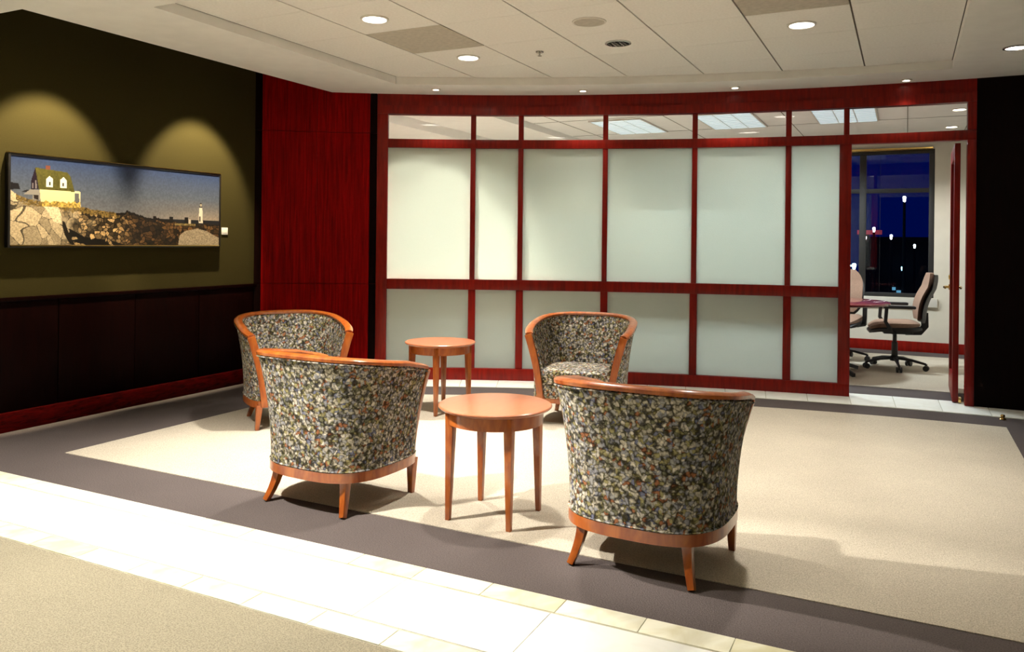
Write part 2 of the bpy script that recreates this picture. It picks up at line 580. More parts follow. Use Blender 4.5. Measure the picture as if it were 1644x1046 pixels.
# ------------------------------------------------------------------ glazed partition
gl = empty('window_1', label='curved red wood partition glazed with frosted panes and clear transoms', cat='glass partition', kind='structure')
R0, R1 = RG - .005, RG + .075
A_L, A_R = 120.64, 90.5
arc_box(MB(), RG, R1, A_R, A_L, 2.565, Z_SOFFIT).build('fascia', 'framewood', gl)
arc_box(MB(), RG - .02, R1, A_R, A_L, 2.482, 2.562).build('head_rail', 'framewood', gl)
arc_box(MB(), R0, R1, A_R, A_L - .55, 2.172, 2.252).build('transom_rail', 'framewood', gl, bevel=.003)
arc_box(MB(), R0, R1, 95.92, A_L - .55, .848, .943).build('middle_rail', 'framewood', gl, bevel=.003)
arc_box(MB(), R0 - .012, R1, 95.92, A_L - .55, 0, .112).build('bottom_rail', 'framewood', gl, bevel=.004)
arc_box(MB(), R1, R1 + .26, 95.92, A_L + 1, .905, .940).build('shading_ledge', 'sill', gl, bevel=.004)  # added on the unseen office side to shade the lower panes
def upright(name, a0, a1, z0, z1, r0=R0 + .006, r1=R1 - .006):
    return arc_box(MB(), r0, r1, a1, a0, z0, z1, 5).build(name, 'framewood', gl, bevel=.003)
upright('stile', A_L, 120.06, 0, 2.482, RG - .02, R1)
MULL = [115.435, 112.836, 108.27, 103.573, 98.893]
for m in MULL:
    upright('mullion', m + .135, m - .135, 2.252, 2.482)
    upright('mullion', m + .135, m - .135, .943, 2.172)
    upright('mullion', m + .19, m - .19, .112, .848)
upright('mullion', 96.28, 96.03, 2.252, 2.482)
upright('post', 96.47, 95.92, 0, 2.172, R0 - .012, R1 + .02)
upright('jamb', 90.87, 90.5, 0, 2.172, R0 - .012, R1 + .02)
upright('jamb', 90.87, 90.5, 2.252, 2.482, R0 - .012, R1 + .02)
EDG = [120.06] + MULL + [96.155]
RP = RG + .03
def pane(a0, a1, z0, z1, mat, nm):
    arc_box(MB(), RP, RP + .008, a1, a0, z0, z1, 0.5).build(nm, mat, gl, smooth=True)
for k in range(6):
    a0 = EDG[k] - (.135 if k else 0)
    a1 = EDG[k + 1] + (.135 if k < 5 else .315)
    pane(a0, a1, .943, 2.172, 'frost', 'frosted_pane')
    pane(a0 - (.055 if k else 0), a1 + (.055 if k < 5 else 0), .112, .848, 'frostlow', 'frosted_pane')
    pane(a0, a1 - (.19 if k == 5 else 0), 2.252, 2.482, 'clear', 'transom_pane')
pane(96.03, 90.87, 2.252, 2.482, 'clear', 'transom_pane')

# ------------------------------------------------------------------ office beyond
YB = 11.0
of = MB()
off_poly = [(1.3, YB), (-7.0, YB), (-7.0, 6.2)]
fl = MB().prism([(1.3, 7.45), (1.3, YB), (-7.6, YB), (-7.6, 3.2)] + [(x, x_on(10.03, x)) for x in np.linspace(-7.3, 1.2, 30)], -0.12, 0.0).build('floor_office', 'darkcarpet')
tag(fl, 'dark carpet border of the office floor', 'carpet', kind='structure')
MB().prism([(0.9, x_on(10.48, 0.9)), (0.9, 10.55), (-6.4, 10.55)] + [(x, x_on(10.48, x)) for x in np.linspace(-6.4, 0.8, 26)], -0.004, .004).build('light_carpet', 'lightcarpet', fl)
cl = MB()
XC = list(np.linspace(-7.6, 1.3, 34))
for xa, xb in zip(XC[:-1], XC[1:]):
    ya, yb_ = (x_on(9.93, xa), x_on(9.93, xb))
    cl.prism([(xa, ya), (xb, yb_), (xb, YB + .1), (xa, YB + .1)], Z_SOFFIT, Z_SOFFIT + .06)
oc = cl.build('ceiling_office', 'ceiling')
tag(oc, 'cream office ceiling seen through the transom panes', 'ceiling', kind='structure')
for x in (-3.55, -2.35, -1.17, 0.0, .6):
    MB().box(x - .004, x + .004, 7.9, YB, Z_SOFFIT - .003, Z_SOFFIT + .002).build('ceiling_joint', 'gridgap', oc)
for y in (8.32, 9.52, 10.7):
    MB().box(-3.86, 1.3, y - .003, y + .003, Z_SOFFIT - .003, Z_SOFFIT + .002).build('ceiling_joint', 'gridgap', oc)
MB().box(-4.72, -3.88, 6.9, YB, Z_SOFFIT - .07, Z_SOFFIT).build('soffit_step', 'ceiling', oc)
MB().box(-7.6, -4.721, 6.2, YB, Z_SOFFIT - .17, Z_SOFFIT).build('soffit_step', 'ceiling', oc)
WX1, WZ0, WZ1 = .305, .665, 2.50
wb = MB()
wb.box(WX1, 1.3, YB, YB + .15, 0, 2.75)
wb.box(-7.6, -3.4, YB, YB + .15, 0, 2.75)
wb.box(-3.4, WX1, YB, YB + .15, 0, WZ0)
wb.box(-3.4, WX1, YB, YB + .15, WZ1, 2.75)
wb = wb.build('wall_back', 'officewall')
tag(wb, 'cream back wall of the office with the night window', 'wall', kind='structure')
bb = MB().box(-7.6, 1.3, YB - .022, YB, 0, .125).build('baseboard_back', 'framewood', bevel=.004)
tag(bb, 'red wood baseboard along the office back wall', 'baseboard', kind='structure')
w = MB().box(1.3, 1.42, 7.5, YB + .15, 0, 2.75).build('wall_office_side', 'officewall')
tag(w, 'cream side wall of the office behind the open door', 'wall', kind='structure')
w = MB().box(-7.72, -7.6, 3.2, YB + .15, 0, 2.75).build('wall_office_end', 'officewall')
tag(w, 'cream end wall of the office behind the frosted panes', 'wall', kind='structure')
# window
wn = empty('window_2', label='tall night window in the office back wall', cat='window', kind='structure')
def wf(nm, x0, x1, z0, z1, y0=YB + .03, y1=YB + .10, mat='windowframe'):
    return MB().box(x0, x1, y0, y1, z0, z1).build(nm, mat, wn, bevel=.004)
wf('frame_head', -3.4, WX1, WZ1 - .05, WZ1)
wf('frame_foot', -3.4, WX1, WZ0, WZ0 + .05)
wf('frame_side', WX1 - .06, WX1, WZ0 + .05, WZ1 - .05)
wf('frame_side', -3.4, -3.34, WZ0 + .05, WZ1 - .05)
wf('crossbar', -3.34, WX1 - .06, 1.965, 2.02, YB + .035, YB + .09)
for x in (-.50, -1.45, -2.4):
    wf('window_mullion', x - .04, x + .04, WZ0 + .05, WZ1 - .05, YB + .02, YB + .095)
wf('blind_head', -3.38, WX1 - .02, WZ1 - .01, WZ1 + .02, YB - .03, YB + .03, 'brass')
for x in (-.30,):
    MB().tube([(x, YB + .01, WZ0 + .06), (x, YB + .01, WZ1)], .0015, 6, (0, 1, 0)).build('blind_cord', 'windowframe', wn)
for x0, x1 in ((-3.34, -2.44), (-2.36, -1.49), (-1.41, -.54), (-.46, WX1 - .06)):
    MB().box(x0, x1, YB + .06, YB + .066, WZ0 + .05, 1.965).build('pane', 'clear', wn)
    MB().box(x0, x1, YB + .06, YB + .066, 2.02, WZ1 - .05).build('pane', 'clear', wn)
MB().box(-3.45, WX1 + .04, YB - .05, YB + .03, WZ0 - .11, WZ0 - .002).build('window_sill', 'sill', wn, bevel=.006)

# open glazed door, hinged on the jamb and swung into the office
DH = (0.375, 7.545)
door = empty('door_1', (DH[0], DH[1], 0), math.radians(89.4), label='glazed red wood door standing open into the office', cat='door', kind='structure')
DW, DT = .83, .044
MB().box(0, .10, -DT / 2, DT / 2, .012, 2.16).build('stile', 'framewood', door, bevel=.003)
MB().box(DW - .10, DW, -DT / 2, DT / 2, .012, 2.16).build('stile', 'framewood', door, bevel=.003)
MB().box(.10, DW - .10, -DT / 2, DT / 2, .012, .19).build('rail', 'framewood', door, bevel=.003)
MB().box(.10, DW - .10, -DT / 2, DT / 2, 2.05, 2.16).build('rail', 'framewood', door, bevel=.003)
MB().box(.10, DW - .10, -.004, .004, .19, 2.05).build('pane', 'clear', door)
for s in (-1, 1):
    h = MB().lathe([(.0, 0), (.026, 0), (.026, s * .008), (.012, s * .010), (.010, s * .05), (0, s * .05)], (DW - .055, s * DT / 2, .93), 20, 'y').build('lever_handle', 'brass', door, smooth=True)
    MB().tube([(DW - .055, s * (DT / 2 + .045), .93), (DW - .10, s * (DT / 2 + .048), .93), (DW - .165, s * (DT / 2 + .040), .925)], .009, 8).build('lever', 'brass', h, smooth=True)
    MB().lathe([(0, 0), (.022, 0), (.020, s * .01), (0, s * .01)], (DW - .055, s * DT / 2, 1.02), 18, 'y').build('lock_rose', 'brass', door, smooth=True)
MB().box(-.02, .06, -.045, -.023, .012, .05).build('pivot', 'brass', door, bevel=.003)

# ------------------------------------------------------------------ lamps
def spot(parent, name, watts, size, blend, loc=(0, 0, -.03), col=WARM, rad=.05, rot=(0, 0, 0)):
    l = bpy.data.lights.new(name, 'SPOT')
    l.energy = watts
    l.spot_size = math.radians(size)
    l.spot_blend = blend
    l.color = col
    l.shadow_soft_size = rad
    o = bpy.data.objects.new(name, l)
    COL.objects.link(o)
    o.parent = parent
    o.location = loc
    o.rotation_euler = rot
    return o

def downlight(loc, r, label, watts=0, size=84, blend=.75, group=None, lens='lamp', name='ceiling_downlight', trim='trimwhite', rad=.05):
    e = empty(name, loc, label=label, cat='ceiling light', group=group)
    MB().lathe([(r + .014, 0), (r + .014, -.006), (r, -.010), (r - .003, -.004), (r - .003, 0)], seg=36).build('trim_ring', trim, e, smooth=True)
    MB().lathe([(0.001, -.003), (r - .003, -.003), (r - .004, -.0015), (.001, -.0015)], seg=36).build('lamp_lens', lens, e, smooth=True)
    if watts:
        spot(e, 'bulb_light', watts, size, blend, rad=rad)
    return e

GR = 'round downlights in the acoustic tile ceiling'
downlight((-3.10, 4.206, zt), .078, 'lit round downlight beside the grey air grille, nearer the picture wall', W_RECESS, 74, .8, GR)
downlight((-3.075, 5.39, zt), .078, 'lit round downlight between the grey air grille and the partition', W_RECESS, 76, .8, GR)
downlight((-.624, 5.46, zt), .078, 'lit round downlight on the office door side of the tile ceiling', W_RECESS * .55, 84, .8, GR)
downlight((-.624, 4.22, zt), .078, 'lit round downlight just past the upper frame edge by the other air grille', W_RECESS * .5, 84, .8, GR)
downlight((-1.85, 3.60, zt), .078, 'lit round downlight over the front side table', W_RECESS * .42, 74, .8, GR)
GS = 'small halogen spots along the glazing'
SP = [(-3.816, 6.109, 'small halogen spot over the widest bright pane by the mahogany wall'), (-2.621, 6.683, 'small halogen spot second from the mahogany wall'),
      (-1.353, 7.069, 'small halogen spot third from the mahogany wall'), (-.013, 7.299, 'small halogen spot above the office doorway')]
for x, y, lb in SP:
    downlight((x, y, Z_SOFFIT), .030, lb, W_SOFFIT * (.35 if x > -.5 else 1), 95, .8, GS, 'smalllamp', 'halogen_spot', rad=.02)
downlight((.664, 6.407, Z_SOFFIT), .07, 'round downlight in the plaster soffit near the dark side wall', 0, lens='smalllamp', trim='chrome')
GC = 'corridor downlights above the stone path'
for x, y, k, a_, lb in ((-3.0, 1.9, 1.0, 104, 'corridor downlight over the stone path, level with the first armchair'),
                        (-6.6, 1.2, 1.3, 70, 'added unseen corridor downlight far along the stone path past the picture wall'),  # from here on, unseen lamps added to bounce light onto the ceiling
                        (-4.6, -.2, 1.8, 70, 'added unseen corridor downlight over the beige carpet, towards the corridor end'),
                        (-1.3, -.8, 1.8, 70, 'added unseen corridor downlight over the beige carpet behind the viewer'),
                        (1.5, .2, 2.4, 70, 'added unseen corridor downlight over the beige carpet, towards the dark side wall')):
    downlight((x, y, Z_SOFFIT), .078, lb, W_CORRIDOR * k, a_, .5, GC)
e = downlight((-4.3, 2.72, Z_SOFFIT), .05, 'added unseen accent downlight near the slot corner, aimed at the seating', 0, group=GC)  # extra lamp added out of view to brighten one armchair's side
dv = Vector((-1.22, 3.16, .52)) - Vector((-4.3, 2.72, 2.64))
spot(e, 'bulb_light', 1150, 18, .8, rad=.03).rotation_euler = dv.to_track_quat('-Z', 'Y').to_euler()
# unlit adjustable lamp, loudspeaker and sprinkler in the tiles
e = empty('unlit_downlight', (-1.868, 5.44, zt), label='unlit round downlight with dark reflector in the ceiling tiles', cat='ceiling light')
MB().lathe([(.094, 0), (.094, -.006), (.080, -.008), (.078, 0)], seg=36).build('trim_ring', 'chrome', e, smooth=True)
MB().lathe([(.001, -.002), (.078, -.002), (.078, 0), (.001, 0)], seg=36).build('reflector', 'reflector', e)
for k in range(5):
    MB().box(-.060 + .028 * k, -.052 + .028 * k, -.05, .05, -.012, -.002).build('baffle', 'chrome' if k % 2 else 'reflector', e)
e = empty('ceiling_speaker', (-1.86, 4.84, zt), label='round pale loudspeaker grille flush in the ceiling tiles', cat='loudspeaker')
MB().lathe([(.001, -.006), (.085, -.006), (.10, -.003), (.10, 0), (.001, 0)], seg=40).build('grille', 'greytile', e, smooth=True)
MB().lathe([(.112, 0), (.110, -.005), (.10, -.006), (.10, 0)], seg=40).build('rim', 'trimwhite', e, smooth=True)
e = empty('sprinkler', (-2.49, 5.45, zt), label='small metal fire sprinkler hanging from the ceiling tiles', cat='sprinkler')
MB().lathe([(.001, 0), (.032, 0), (.030, -.006), (.001, -.006)], seg=20).build('escutcheon', 'chrome', e, smooth=True)
MB().lathe([(.001, -.006), (.008, -.006), (.006, -.03), (.001, -.03)], seg=12).build('nozzle', 'chrome', e, smooth=True)
MB().lathe([(.001, -.03), (.016, -.030), (.016, -.033), (.001, -.033)], seg=14).build('deflector', 'chrome', e, smooth=True)
# picture lamps up in the slot
GP = 'picture lamps hidden in the slot'
for y, lb in ((3.48, 'picture lamp in the slot above the painted house'), (4.77, 'picture lamp in the slot above the lighthouse')):
    e = empty('picture_lamp', (-4.98, y, 3.12), label=lb, cat='ceiling light', group=GP)
    MB().lathe([(.001, 0), (.045, 0), (.045, -.10), (.040, -.10), (.038, -.02), (.001, -.02)], seg=24).build('lamp_can', 'black', e, smooth=True)
    MB().lathe([(.001, -.06), (.037, -.06), (.037, -.055), (.001, -.055)], seg=24).build('lamp_lens', 'smalllamp', e, smooth=True)
    spot(e, 'bulb_light', W_PICTURE, 54, .5, (0, 0, -.11), (1, .84, .56), .02, (0, math.radians(15.5), 0)).scale = (.42, 1, 1)
# office ceiling troffers
GT = 'fluorescent troffers in the office ceiling'
for x, lb in ((-2.92, 'fluorescent troffer seen past the second wide transom pane'), (-1.75, 'fluorescent troffer in the middle of the transom row'), (-.585, 'fluorescent troffer above the post beside the doorway')):
    e = empty('troffer', (x, 8.95, Z_SOFFIT), label=lb, cat='ceiling light', group=GT)
    MB().box(-.29, .29, -.55, .55, -.012, -.002).build('diffuser', 'tube', e)
    spot(e, 'tube_light', W_TROFFER, 165, .4, (0, 0, -.05), (.86, .96, 1.0), .15)
    fr = MB()
    fr.box(-.305, .305, -.565, -.55, -.018, -.001).box(-.305, .305, .55, .565, -.018, -.001)
    fr.box(-.305, -.29, -.55, .55, -.018, -.001).box(.29, .305, -.55, .55, -.018, -.001)
    fr.build('frame', 'trimwhite', e)
    for k in range(2):
        MB().box(-.10 + .19 * k, -.09 + .19 * k, -.55, .55, -.016, -.012).build('louver', 'trimwhite', e)
    for k in range(8):
        MB().box(-.29, .29, -.43 + .122 * k, -.425 + .122 * k, -.015, -.012).build('louver', 'trimwhite', e)
GO = 'small round lamps in the office ceiling'
for x, y, wt, lb in ((.46, 9.06, .25, 'small office downlight above the open door'), (.45, 10.34, .25, 'small office downlight near the back wall window corner'),
                     (-3.98, 7.06, 1.4, 'office downlight just behind the second bright pane'), (-4.42, 6.82, 7.0, 'office downlight behind the brightest pane by the mahogany wall'),
                     (-2.9, 7.7, .7, 'office downlight behind the third pane from the mahogany wall')):
    zz = Z_SOFFIT if x > -3.8 else (Z_SOFFIT - .07 if x > -4.72 else Z_SOFFIT - .17)
    downlight((x, y, zz), .06, lb, W_OFFICE * wt, 105, .8, GO, 'lamp', 'office_downlight')

# ------------------------------------------------------------------ tub armchairs
NEXP = 2.9
def outline(a, b, yc, yf, n=37):
    """Superellipse tub plan from the front end on +x round the back to the front end on -x."""
    k = min(.999, (yf - yc) / b)
    ph = math.asin(k ** (NEXP / 2))
    pts = []
    for i in range(n):
        t = ph - (math.pi + 2 * ph) * i / (n - 1)
        c, s = math.cos(t), math.sin(t)
        pts.append((a * math.copysign(abs(c) ** (2 / NEXP), c), yc + b * math.copysign(abs(s) ** (2 / NEXP), s)))
    return pts

YF, YCC = .27, .05
NB = 45
def shell_ring(s, inset=0.0):
    a = .325 + .058 * s
    b = .325 + .065 * s
    return outline(a - inset, b - inset, YCC, YF, NB)

TOPO = shell_ring(1.0)
YBK = min(p[1] for p in TOPO)
def rim_z(y):
    q = (YF - y) / (YF - YBK)
    return .635 + .105 * max(0, q) ** .8

def make_chair():
    root = empty('tub_armchair')
    S = 9
    outer = [shell_ring((k / S) ** 2.0) for k in range(S + 1)]
    inner = [shell_ring((k / S) ** 2.0 * 1.0, .060 - .022 * k / S) for k in range(S + 1)]
    rings = []
    for i in range(NB):
        zr = rim_z(TOPO[i][1])
        sec = []
        for k in range(S + 1):
            sec.append((*outer[k][i], .203 + (zr - .203) * k / S))
        for k in range(S, 1, -1):
            sec.append((*inner[k][i], .203 + (zr - .203) * k / S))
        rings.append(sec)
    MB().loft(rings).build('shell', 'pebble', root, smooth=True)
    # wooden top rail
    mid = shell_ring(1.0, .018)
    path = [(*p, rim_z(q[1]) + .004) for p, q in zip(mid, TOPO)]
    sect = [(-.026, -.008), (-.028, .006), (-.018, .015), (.0, .018), (.018, .015), (.028, .006), (.026, -.008)]
    MB().sweep(path, sect).build('top_rail', 'cherry', root, smooth=True)
    # welt under the rail and over the base ring
    out = shell_ring(1.0, -.003)
    MB().tube([(*p, rim_z(q[1]) - .012) for p, q in zip(out, TOPO)], .004, 6).build('piping', 'pebble', root, smooth=True)
    out = shell_ring(0.0, -.003)
    MB().tube([(*p, .207) for p in out], .004, 6).build('piping', 'pebble', root, smooth=True)
    # base ring of bent wood
    ro = shell_ring(0.0, -.004)
    ri = shell_ring(0.0, .05)
    rg = [[(*a, .155), (*a, .202), (*b, .202), (*b, .155)] for a, b in zip(ro, ri)]
    rg.append(rg[0])
    mb = MB().loft(rg[:-1])
    xf = ro[0][0]
    mb.build('base_ring', 'cherry', root, smooth=True)
    MB().box(-xf + .03, xf - .03, YF - .035, YF - .004, .155, .202).build('front_rail', 'cherry', root, bevel=.003)
    # deck and upholstered front panel
    MB().prism([(p[0], p[1]) for p in shell_ring(0.0, .045)], .19, .27).build('seat_deck', 'pebble', root)
    MB().box(-xf + .03, xf - .03, YF - .05, YF - .006, .203, .285).build('front_panel', 'pebble', root, bevel=.006)
    # seat cushion
    cr = []
    for z, ins in ((.288, .066), (.292, .058), (.34, .054), (.375, .058), (.388, .075), (.393, .11)):
        ring = outline(.325 - ins + .012, .325 - ins, YCC, YF + .002 - max(0, ins - .054) * .9, NB)
        cr.append([(*p, z) for p in ring])
    MB().loft(cr).build('seat_cushion', 'pebble', root, smooth=True)
    # front uprights that carry the arm ends, then legs
    for sgn in (1, -1):
        i = 0 if sgn > 0 else NB - 1
        zr = rim_z(TOPO[0][1])
        pth = []
        for k in range(S + 1):
            q = (outer[k][i][0] + inner[k][i][0]) / 2
            pth.append((q + sgn * .008, YF + .006, .160 + (zr - .156) * k / S))
        wd = lambda k: [(-.022 - .004 * k / S, -.014), (.022 + .004 * k / S, -.014), (.022 + .004 * k / S, .012), (-.022 - .004 * k / S, .012)]
        MB().sweep(pth, wd, (0, 1, 0)).build('arm_front', 'cherry', root, bevel=.003)
        MB().frustum((sgn * .288, YF - .035, 0), (.026, .026), (sgn * .278, YF - .016, .175), (.044, .044)).build('leg', 'cherry', root, bevel=.003)
        # sabre back leg
        pb = [(sgn * (.215 + .034 * t ** 1.8), -.188 - .055 * t ** 1.8, .18 * (1 - t)) for t in [k / 6 for k in range(7)]]
        lw = lambda k: [(-.021 + .008 * k / 6, -.021 + .008 * k / 6), (.021 - .008 * k / 6, -.021 + .008 * k / 6), (.021 - .008 * k / 6, .021 - .008 * k / 6), (-.021 + .008 * k / 6, .021 - .008 * k / 6)]
        MB().sweep(pb, lw, (0, 1, 0)).build('leg', 'cherry', root, bevel=.002)
    return root

chair = make_chair()
CH = [(-2.575, 3.225, -3, 'pebble-patterned tub armchair seen from behind with a well lit grey back'),
      (-.945, 3.215, -2, 'pebble-patterned tub armchair with deeply shadowed back, at the open carpet'),
      (-2.12, 5.46, 190, 'pebble-patterned tub armchair facing the viewer in front of the frosted panes'),
      (-3.965, 4.43, 236, 'pebble-patterned tub armchair in the corner by the dark wainscot')]
for i, (x, y, rz, lb) in enumerate(CH):
    c = chair if i == 0 else copy_tree(chair)
    c.location = (x, y, .004)
    c.rotation_euler = (0, 0, math.radians(rz))
    tag(c, lb, 'armchair', 'matching tub armchairs')

# ------------------------------------------------------------------ round side tables
def make_table():
    root = empty('side_table')
    MB().lathe([(.001, .507), (.250, .507), (.262, .512), (.270, .520), (.270, .524), (.265, .528), (.001, .528)], seg=64).build('table_top', 'cherrytop', root, smooth=True)
    MB().lathe([(.214, .445), (.228, .445), (.228, .507), (.214, .507)], seg=48).f
    ap = MB()
    n = 48
    rg = []
    for k in range(n + 1):
        a = 2 * math.pi * k / n
        c, s = math.cos(a), math.sin(a)
        rg.append([(.212 * c, .212 * s, .446), (.229 * c, .229 * s, .446), (.229 * c, .229 * s, .507), (.212 * c, .212 * s, .507)])
    ap.loft(rg, caps=False).build('apron', 'cherry', root, smooth=True)
    for k in range(4):
        a = math.pi / 4 + k * math.pi / 2
        c, s = math.cos(a), math.sin(a)
        MB().frustum((.224 * c, .224 * s, 0), (.022, .022), (.214 * c, .214 * s, .507), (.042, .042)).build('leg', 'cherry', root, bevel=.002)
    return root
tb1 = make_table()
tb1.location = (-1.74, 3.345, .004)
tag(tb1, 'round cherry side table standing between the two armchairs seen from behind', 'table', 'round cherry side tables')
tb2 = copy_tree(tb1)
tb2.location = (-3.197, 5.22, .004)
tb2.rotation_euler = (0, 0, math.radians(-21))
tag(tb2, 'round cherry side table before the frosted panes by the mahogany wall', 'table', 'round cherry side tables')

# ------------------------------------------------------------------ framed seascape on the picture wall
def vnoise(u, v, seed):
    """Smooth value noise on arrays."""
    rs = np.random.RandomState(seed)
    g = rs.rand(257, 257)
    iu, iv = np.floor(u).astype(int), np.floor(v).astype(int)
    fu, fv = u - iu, v - iv
    fu, fv = fu * fu * (3 - 2 * fu), fv * fv * (3 - 2 * fv)
    a, b = g[iu % 256, iv % 256], g[(iu + 1) % 256, iv % 256]
    c, d = g[iu % 256, (iv + 1) % 256], g[(iu + 1) % 256, (iv + 1) % 256]
    return (a * (1 - fu) + b * fu) * (1 - fv) + (c * (1 - fu) + d * fu) * fv

def cells(u, v, seed):
    """Worley cells: distance difference to the two closest points, and a value per cell."""
    rs = np.random.RandomState(seed)
    px, py, val = rs.rand(128, 128), rs.rand(128, 128), rs.rand(128, 128)
    iu, iv = np.floor(u).astype(int), np.floor(v).astype(int)
    d1 = np.full(u.shape, 9.0)
    d2 = np.full(u.shape, 9.0)
    vv = np.zeros(u.shape)
    for a in (-1, 0, 1):
        for b in (-1, 0, 1):
            i, j = (iu + a) % 128, (iv + b) % 128
            d = np.hypot(iu + a + px[i, j] - u, iv + b + py[i, j] - v)
            near = d < d1
            d2 = np.where(near, d1, np.minimum(d2, d))
            vv = np.where(near, val[i, j], vv)
            d1 = np.where(near, d, d1)
    return d2 - d1, vv

def poly_mask(u, v, poly):
    inside = np.zeros(u.shape, bool)
    n = len(poly)
    for i in range(n):
        x0, y0 = poly[i]
        x1, y1 = poly[(i + 1) % n]
        if y0 == y1:
            continue
        c = ((y0 > v) != (y1 > v)) & (u < (x1 - x0) * (v - y0) / (y1 - y0) + x0)
        inside ^= c
    return inside

def paint(u, v):
    asp = 1.79 / .61
    x, y = u * asp, v
    col = np.zeros(u.shape + (3,))
    def put(m, c):
        c = np.broadcast_to(np.asarray(c, float), col.shape) if np.ndim(c) < 3 else c
        col[m] = c[m]
    n1 = vnoise(x * 60, y * 60, 3)
    # sky: deep blue above, paler and warm towards the sea
    t = np.clip((v - .33) / .67, 0, 1)[..., None]
    warm = np.clip((u - .45) / .5, 0, 1)[..., None]
    low = np.array((.30, .29, .31)) * (1 - warm) + np.array((.46, .36, .26)) * warm
    mid = np.array((.17, .20, .27))
    top = np.array((.045, .085, .24))
    t2 = np.clip((t - .45) / .55, 0, 1)
    sky = low * (1 - np.clip(t / .45, 0, 1)) + mid * np.clip(t / .45, 0, 1)
    sky = sky * (1 - t2) + top * t2
    sky = sky * (.88 + .24 * n1[..., None])
    col[:] = sky
    put((v < .352) & (u > .5), (.03, .03, .04))
    # shoreline and rocks
    rx = [-.02, .0, .023, .06, .106, .193, .285, .396, .483, .492, .505, .529, .575, .722, .80, .90, 1.01]
    ry = [.63, .62, .564, .53, .508, .479, .454, .415, .402, .44, .43, .407, .38, .33, .31, .305, .29]
    ridge = np.interp(u, rx, ry) + .02 * (vnoise(x * 24, y * 3, 5) - .5) + .012 * (vnoise(x * 70, y * 3, 6) - .5)
    land = v < ridge
    depth = np.clip((ridge - v) / .4, 0, 1)
    w1, c1 = cells(x * 17 + vnoise(x * 6, y * 6, 8) * 1.2, y * 22 + vnoise(x * 5, y * 7, 9), 11)
    w2, c2 = cells(x * 5.0 + vnoise(x * 4, y * 4, 12) * 1.3, y * 6.0 + x * 1.5 + vnoise(x * 5, y * 5, 13), 14)
    fine = vnoise(x * 90, y * 90, 15)
    big = np.array((.58, .45, .28)) * (.72 + .45 * c2[..., None]) * (.8 + .4 * fine[..., None])
    big[w2 < .035] *= .3
    rub = np.array((.52, .38, .20)) * (.12 + 1.15 * c1[..., None] ** 1.6) * (.7 + .6 * fine[..., None])
    rub[w1 < .16] *= .12
    rub = rub * np.array((1.05, .92, .75))
    k = np.clip((u - .17 - .12 * (vnoise(x * 8, y * 8, 16) - .5) - .25 * np.clip(.2 - np.abs(v - .28), 0, .2)) / .10, 0, 1)[..., None]
    rocks = big * (1 - k) + rub * k
    dk = np.clip((u - .44) / .12, 0, 1)[..., None]
    rocks = rocks * (1 - .55 * dk) * (1 - dk * np.array((0, .25, .5)))
    put(land, rocks)
    grass = land & (v > ridge - .05 - .03 * n1) & (u > .02) & (u < .46) & (fine > .3)
    put(grass, np.array((.30, .19, .045)) * (.5 + n1[..., None]))
    put(land & (v > ridge - .03) & (u > .44) & (u < .72), (.02, .012, .008))
    put(land & poly_mask(u, v, [(.22, .16), (.235, .20), (.30, .10), (.42, .06), (.50, .0), (.27, .0), (.24, .06)]) & (c1 < .75), (.015, .009, .005))
    put(poly_mask(u, v, [(.205, .29), (.215, .27), (.235, .12), (.26, .0), (.235, .02), (.215, .12), (.203, .23)]), (.03, .018, .008))
    put(land & poly_mask(u, v, [(.12, .47), (.185, .46), (.20, .34), (.20, .25), (.17, .27), (.14, .40)]), np.array((.80, .68, .44)) * (.7 + .5 * fine[..., None]))
    # pale sand at the lower corner
    put(poly_mask(u, v, [(.76, .0), (.77, .14), (.80, .20), (.87, .235), (.93, .20), (.965, .15), (1, .11), (1, 0)]), np.array((.46, .36, .24)) * (.75 + .5 * fine[..., None]))
    put((v < .30) & (v > .27) & (u > .74) & (u < .86), np.array((.34, .24, .08)) * (.6 + .8 * n1[..., None]))
    # fence posts and lighthouse
    for c0, w_ in ((.633, .009), (.722, .010), (.806, .010)):
        put((np.abs(u - c0) < w_) & (v > .30) & (v < .385), (.02, .012, .01))
    put((np.abs(u - .825) < .006) & (v > .30) & (v < .36), (.6, .5, .38))
    tw = .0085 + .004 * np.clip((.58 - v) / .26, 0, 1)
    put((np.abs(u - .889) < tw) & (v > .315) & (v < .53), (.72, .63, .50))
    put((np.abs(u - .884) < .0045) & (v > .33) & (v < .41), (.20, .17, .15))
    put((np.abs(u - .889) < .0085) & (v > .53) & (v < .548), (.05, .035, .02))
    put((np.abs(u - .889) < .006) & (v > .548) & (v < .578), (.5, .42, .30))
    put((np.abs(u - .889) < .008 * (.605 - v) / .027) & (v > .578) & (v < .605), (.06, .04, .02))
    # far low roof and the cottage
    put(poly_mask(u, v, [(0, .70), (.03, .69), (.036, .63), (0, .62)]), (.015, .012, .02))
    put(poly_mask(u, v, [(.04, .60), (.06, .625), (.11, .615), (.11, .60)]), (.03, .02, .03))
    put(poly_mask(u, v, [(.049, .575), (.075, .635), (.111, .63), (.116, .51), (.085, .52), (.083, .57)]), (.42, .38, .34))
    put(poly_mask(u, v, [(.087, .575), (.107, .575), (.107, .515), (.09, .53)]), (.06, .035, .03))
    put(poly_mask(u, v, [(.093, .887), (.108, .64), (.077, .634), (.078, .738)]), (.035, .012, .04))
    put(poly_mask(u, v, [(.081, .71), (.086, .71), (.086, .65), (.081, .65)]), (.35, .30, .32))
    put(poly_mask(u, v, [(.092, .74), (.098, .74), (.100, .65), (.094, .65)]), (.35, .30, .32))
    put(poly_mask(u, v, [(.111, .645), (.254, .640), (.253, .455), (.19, .475), (.116, .50)]), (.86, .74, .36))
